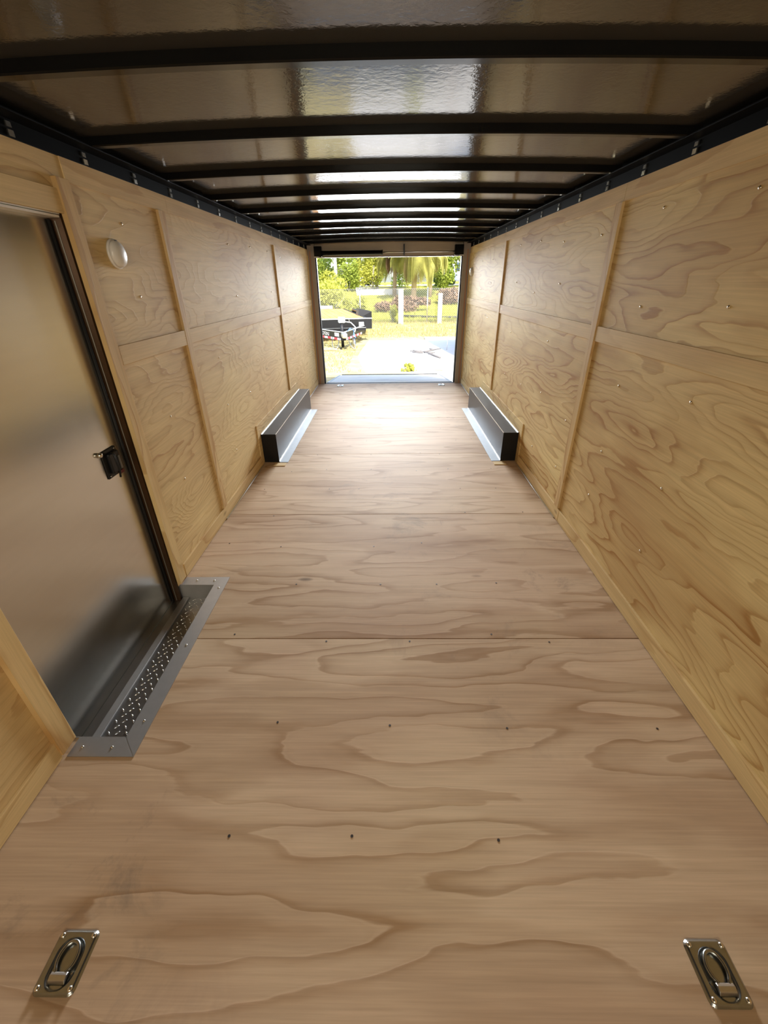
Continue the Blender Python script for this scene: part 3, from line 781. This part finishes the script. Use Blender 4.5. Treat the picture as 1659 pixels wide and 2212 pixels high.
for q, (lab, x, y, r, mt) in enumerate((('yellow-green leafy bush on the bank left of the low white wall', -3.9, 31.5, (1.3, .8, .9), 'leafy'), ('leafy sapling just right of the tall white pole', -3.0, 35.2, (.9, .7, 1.3), 'leaf'),
        ('leafy yellow sapling above the low white wall', -1.3, 35.6, (1.0, .7, 1.35), 'leafy'), ('deep green sapling between the palms at the back', .9, 37, (1.0, .7, 1.4), 'leafd'),
        ('green sapling right of the palms below the broad tree', 4.0, 35.2, (.8, .7, 1.15), 'leaf'), ('yellow sapling beside the white van', 6.6, 37, (.9, .7, 1.3), 'leafy'))):
    bush(lab, x, y, r, M[mt], 2200, .15, 80+q, name='sapling')
palm('drooping yellow palm in the middle beyond the fence', 1.55, 30.5, 3.1, 22, 2.6, 21)
palm('smaller drooping palm left of the middle palm', .35, 33, 3.0, 18, 2.2, 22, .13)
palm('drooping palm right of the middle palm', 2.75, 32.5, 3.2, 18, 2.3, 23, .14)
bush('big yellow-green bush pressed against the left part of the fence', -3.2, 24.2, (1.5, .9, .95), M['leafy'], 5200, .13, 31, blobs=14)
bush('yellow-green bush behind the black fender of the flatbed', -1.95, 25.2, (.75, .7, .72), M['leafy'], 2200, .12, 32)
bush('green bush at the far left behind the fence', -5.0, 26.5, (1.3, .9, 1.15), M['leaf'], 3200, .14, 33)
bush('low reddish dry brush below the palms', 1.2, 27.6, (1.3, .6, .45), M['dry'], 2200, .12, 34)
bush('brown dry hedge at the right on top of the bank', 4.1, 30, (1.5, .7, .55), M['dry'], 3000, .13, 35)
bush('brown dry brush left of the thicker square post', -.3, 27.5, (.9, .6, .36), M['dry'], 1500, .11, 36)
bush('yellow-green shrub at the foot of the thicker square post', .18, 23.2, (.28, .25, .45), M['leafy'], 500, .09, 37)
# things beyond
tag(MB().box(-2.3, 1.0, -.1, .1, -.3, .66).build('retaining_wall', M['whitewall'], bevel=.02, loc=(0, 33.5, gz(0, 33.5)-.28)), 'low white wall on the bank left of the palms', 'wall')  # low white retaining wall
wr_ = thing('rail_fence', 'thin brown rail fence above the low white wall', 'fence', (0, 34.4, gz(0, 34.4)))
MB().box(-2.4, 1.2, -.03, .03, .30, .36).build('rail', M['bark'], wr_)
for k in range(10): MB().box(-2.4+.4*k-.02, -2.4+.4*k+.02, -.02, .02, -.1, .34).build('picket', M['bark'], wr_)
tag(MB().tube([(0, 0, -.1), (0, 0, 2.35), (0, 0, 3.2)], [.14, .12, .03], 12).build('white_pole', M['whitewall'], None, True, loc=(-4.05, 36.5, gz(0, 36.5))), 'tall white pole rising among the trees on the left', 'pole')
tag(MB().tube([(0, 0, -.1), (0, 0, 2.3)], .05, 10).build('white_pole', M['whitewall'], None, True, loc=(-2.2, 38.5, gz(0, 38.5))), 'thin white pole right of the tall white pole', 'pole')
struct(MB().box(-60, 60, 43, 56, -.2, .012).build('road', M['conc'], loc=(0, 0, gz(0, 60))), 'pale road beyond the bank', 'road')
def car(label, x, y, rz, van=False):
    t = thing('parked_car', label, 'car', (x, y, gz(0, 60)+.012), rz, 'white cars beyond the trees')
    prof = [(-2.1, .35), (-2.12, .75), (-1.95, .92), (-1.1, 1.0), (-.45, 1.5), (1.2, 1.52), (1.9, 1.02), (2.1, .95), (2.14, .38)]
    if van: prof = [(-2.3, .35), (-2.32, .85), (-1.9, 1.1), (-1.35, 1.95), (2.25, 2.0), (2.32, .4)]
    mb = MB(); mb.hull2([(-.85, a, b) for a, b in prof], [(.85, a, b) for a, b in prof])
    mb.build('body', M['carwhite'], t, bevel=.08)
    zt, zb = (1.82, 1.2) if van else (1.44, 1.05)
    ya, yb = (1.9, 2.6) if False else (0, 0)
    for s in (-1, 1): MB().box(*sorted((s*.84, s*.862)), -.9 if not van else -1.3, 1.4, zb, zt-.06).build('side_window', M['glass'], t)
    if van: MB().quad((-.72, -1.90, 1.14), (.72, -1.90, 1.14), (.66, -1.40, 1.86), (-.66, -1.40, 1.86)).build('windscreen', M['glass'], t, loc=(0, -.02, 0)); MB().box(-.7, .7, 2.27, 2.31, 1.25, 1.85).build('rear_window', M['glass'], t)
    else:
        MB().hull2([(-.7, -1.04, 1.06), (.7, -1.04, 1.06), (.62, -.5, 1.47), (-.62, -.5, 1.47)], [(-.7, -1.07, 1.07), (.7, -1.07, 1.07), (.62, -.53, 1.49), (-.62, -.53, 1.49)]).build('windscreen', M['glass'], t)
        MB().hull2([(-.7, 1.84, 1.08), (.7, 1.84, 1.08), (.62, 1.25, 1.48), (-.62, 1.25, 1.48)], [(-.7, 1.87, 1.09), (.7, 1.87, 1.09), (.62, 1.28, 1.50), (-.62, 1.28, 1.50)]).build('rear_window', M['glass'], t)
    for sx in (-.8, .8):
        for yy in (-1.35, 1.4): MB().lathe([(.20, -.1), (.33, -.1), (.33, .1), (.20, .1), (0, .09)], 18, 'x', (sx, yy, .33)).build('wheel', M['tyre'], t, True)
car('white car parked left beyond the trees, left of the white pole', -7.0, 48, .15)
car('white car parked beyond the trees right of the thin white pole', -3.6, 48, PI/2-.2)
car('white van parked beyond the trees at the right', 6.2, 47, .35, True)

# flatbed trailer
fb = thing('flatbed_trailer', 'black flatbed trailer with orange wooden deck parked on the left outside', 'trailer', (-1.35, 13.5, G), math.radians(13))
M['plank'] = plywood('deck_boards', 1, 0, light=lin(225, 170, 105), dark=lin(190, 130, 75), freq=4, su=.4, sv=8, seed=40, rough=.7)
M['red'] = simple('red_tape', (.62, .03, .06), .35); M['whitet'] = simple('white_tape', (.85, .85, .85), .35)
for k in range(9):
    x = -1.0+k*.2245
    MB().box(x, x+.214, 2.15, 8.0, .69, .73).build('deck_plank', M['plank'], fb, bevel=.004)
MB().box(-1.24, 1.24, 2.02, 2.14, .40, .71).build('front_beam', M['blackbox'], fb, bevel=.006)
MB().box(-1.25, 1.25, 2.0, 2.15, .712, .735).build('front_sheen', simple('painted_sheen', (.75, .74, .70), .4, .3), fb, bevel=.004)  # pale strip paints the light reflected along the beam top
for s in (-1, 1):
    MB().box(*sorted((s*1.03, s*1.10)), 2.14, 8.0, .50, .735).build('side_rail', M['blackbox'], fb, bevel=.005)
    d = Vector((s*.95, 1.98, 0)); L = d.length; ang = math.atan2(-d.x, d.y)
    m3 = Matrix.Rotation(ang, 3, 'Z'); c = Vector((s*.02, .10, .385))+d/2
    MB().obox(c, .06, L, .23, m3).build('tongue_beam', M['blackbox'], fb, bevel=.004)
    MB().obox(c+Vector((0, 0, .119)), .075, L, .012, m3).build('beam_cap', simple('pale_beam_cap', (.72, .72, .70), .35, .3), fb)
    outn = m3 @ Vector((s, 0, 0))
    for k in range(9):
        MB().obox(c+outn*.0315+m3 @ Vector((0, -L/2+.18+k*.19, -.082)), .003, .185, .06, m3).build('reflector_tape', M['red' if k % 2 else 'whitet'], fb)
    if s < 0:
        MB().obox(c+outn*.0315+m3 @ Vector((0, -L/2+.30, .035)), .003, .24, .10, m3).build('white_plate', M['whitet'], fb)
        tcv = bpy.data.curves.new('lettering', 'FONT'); tcv.body = 'LASTCA'; tcv.size = .135; tcv.extrude = .001; tcv.align_x = 'CENTER'
        to = bpy.data.objects.new('tmp', tcv); COL.objects.link(to)
        me = bpy.data.meshes.new_from_object(to.evaluated_get(bpy.context.evaluated_depsgraph_get())); bpy.data.objects.remove(to)
        me.materials.append(M['whitet']); lo = bpy.data.objects.new('lettering', me); COL.objects.link(lo); lo.parent = fb
        # reads mirrored, as in the photograph
        ax = m3 @ Vector((0, -1, 0)); R_ = Matrix((ax, Vector((0, 0, 1)), outn)).transposed()
        R_ = R_ @ Matrix.Diagonal((-1, 1, 1))
        lo.matrix_local = Matrix.Translation(c+outn*.034+m3 @ Vector((0, -L/2+.98, -.02))) @ R_.to_4x4()
MB().box(-.9, .9, 1.30, 1.36, .42, .50).build('cross_member', M['blackbox'], fb, bevel=.004)
MB().box(-.9, .9, 1.29, 1.37, .501, .510).build('cross_cap', M['galv'], fb)
MB().box(-.075, .075, -.22, .18, .36, .50).build('coupler', M['galv'], fb, bevel=.03)
MB().tube([(0, .42, .02), (0, .42, .78)], .045, 12).build('jack_post', M['blackbox'], fb, True)
MB().box(-.10, .10, .34, .50, .74, .90).build('jack_head', M['whitet'], fb, bevel=.02)
MB().tube([(.08, .42, .84), (.22, .42, .84), (.24, .42, .74)], .012, 8).build('jack_handle', M['galv'], fb, True)
MB().lathe([(0, .0), (.12, 0), (.12, .02), (0, .03)], 16, 'z', (0, .42, 0)).build('jack_foot', M['blackbox'], fb, True)
MB().lathe([(.10, -.03), (.14, -.03), (.14, .03), (.10, .03), (.10, -.03)], 20, 'x', (.34, .34, .15)).build('spare_ring', M['galv'], fb, True)
for s in (-1, 1):
    MB().tube([(s*.12, .22, .36), (s*.2, .0, .12), (s*.28, -.1, .04), (s*.36, .1, .14), (s*.3, .5, .36)], .011, 6).build('safety_chain', M['galv'], fb, True)
MB().tube([(.10, .3, .46), (.22, .2, .60), (.34, .25, .52), (.30, .2, .38), (.40, .3, .30), (.34, .3, .46)], .012, 8).build('breakaway_cable', simple('blue_cable', (.10, .22, .55), .4), fb, True)
MB().tube([(.1, 1.2, .72), (.35, .9, .70), (.45, .6, .58), (.38, .35, .48)], .016, 8).build('wiring_hose', M['whitet'], fb, True)
MB().box(.78, .95, 1.96, 2.02, .48, .62).build('side_lamp', M['whitet'], fb, bevel=.01)
MB().box(-1.0, .55, 7.9, 8.05, .735, .87).build('rear_ramp_stack', simple('grey_steel', (.30, .31, .35), .5, .3), fb, bevel=.01)
for s in (-1, 1):
    x0, x1 = sorted((s*1.11, s*1.42))
    P_ = [(3.55, .52), (4.0, .84), (5.6, .84), (6.05, .52), (5.95, .52), (5.55, .79), (4.05, .79), (3.65, .52)]
    MB().hull2([(x0, a, b) for a, b in P_], [(x1, a, b) for a, b in P_]).build('fender', M['blackbox'], fb)
    for yy in (4.35, 5.25):
        w1 = MB().lathe([(.20, -.1), (.36, -.11), (.375, -.06), (.375, .06), (.36, .11), (.20, .1)], 24, 'x', (s*1.27, yy, .375)).build('tyre', M['tyre'], fb, True)
        MB().lathe([(0, -.06), (.205, -.08), (.205, .08), (0, .06)], 20, 'x', (s*1.27, yy, .375)).build('rim', M['whitet'], w1, True)
tool = MB().hull2([(-.26, -.3, 0), (.26, -.3, 0), (.26, .3, 0), (-.26, .3, 0)], [(-.20, -.24, .34), (.26, -.3, .24), (.26, .3, .24), (-.20, .24, .34)])
tool.build('fender_box', M['blackbox'], fb, loc=(1.22, 3.6, .62))
# debris and small things on the ground
def branch(name, label, loc, segs, r, mat, group=None):
    o = thing(name, label, 'branch', loc, 0, group)
    mb = MB()
    for s_ in segs: mb.tube(s_, [r*(1-.6*i/max(1, len(s_)-1)) for i in range(len(s_))], 6)
    mb.build('wood', mat, o, True); return o
branch('dry_branch', 'dry brown branches on the ground beside the flatbed tongue', (-2.0, 13.5, G+.03), [[(-.3, 0, 0), (.1, .05, .03), (.5, .1, 0)], [(-.2, -.15, 0), (.3, -.1, .02), (.6, -.2, 0)], [(-.1, .2, 0), (.3, .16, .03)]], .03, M['dirt'])
branch('branch_shadow', 'thin forked grey shape standing in for a branch shadow on the bright concrete slab', (1.0, 12.7, G+.03), [[(.35, -.9, 0), (.1, -.2, .02), (0, .1, .01), (-.3, .5, 0)], [(0, .1, .01), (.3, .5, .01), (.55, .8, 0)], [(-.05, 0, .01), (-.35, .1, .0)], [(.1, -.2, .02), (.3, .0, 0)], [(-.1, .2, .01), (-.4, .35, 0)], [(.3, .5, .01), (.2, .8, 0)]], .026, simple('branch_shadow_grey', (.16, .15, .15), .9))  # grey tubes modelled in place of a branch's cast shadow
tag(MB().tube([(0, 0, -.02), (.03, 0, .40)], .012, 8).build('white_stake', M['whitewall'], None, True, loc=(1.70, 13.3, G+.012)), 'thin white stake standing at the edge of the shade on the slab', 'stake')
bush('small yellow weed clump at the edge of the slab near the ramp', .42, 10.05, (.22, .14, .10), M['leafy'], 260, .07, 41, name='weed')
tag(MB().hull2([(-.09, -.04, 0), (.09, -.05, .01), (.1, .05, .0), (-.08, .04, .02)], [(-.09, -.04, .012), (.09, -.05, .022), (.1, .05, .012), (-.08, .04, .032)]).build('dead_leaf', M['dirt'], loc=(1.13, 10.05, G+.012)), 'brown dead leaf on the bright slab near the right door post', 'leaf')
# closed trailer parked to the right, just out of view: its shade falls on the slab
nb = thing('cargo_trailer', 'closed white cargo trailer parked to the right outside the doorway', 'trailer', (3.55, 11.2, G), math.radians(8.7))
MB().box(-1.15, 1.15, -2.4, 2.4, .45, 2.42).build('body', M['carwhite'], nb, bevel=.04)
MB().box(-1.17, 1.17, -2.42, 2.42, .38, .46).build('frame', M['blackbox'], nb)
for s in (-1, 1):
    MB().lathe([(.18, -.1), (.34, -.1), (.34, .1), (.18, .1), (0, .08)], 20, 'x', (s*1.05, .2, .34)).build('wheel', M['tyre'], nb, True)
    MB().box(*sorted((s*1.0, s*1.18)), -.3, .7, .70, .74).build('fender', M['blackbox'], nb)
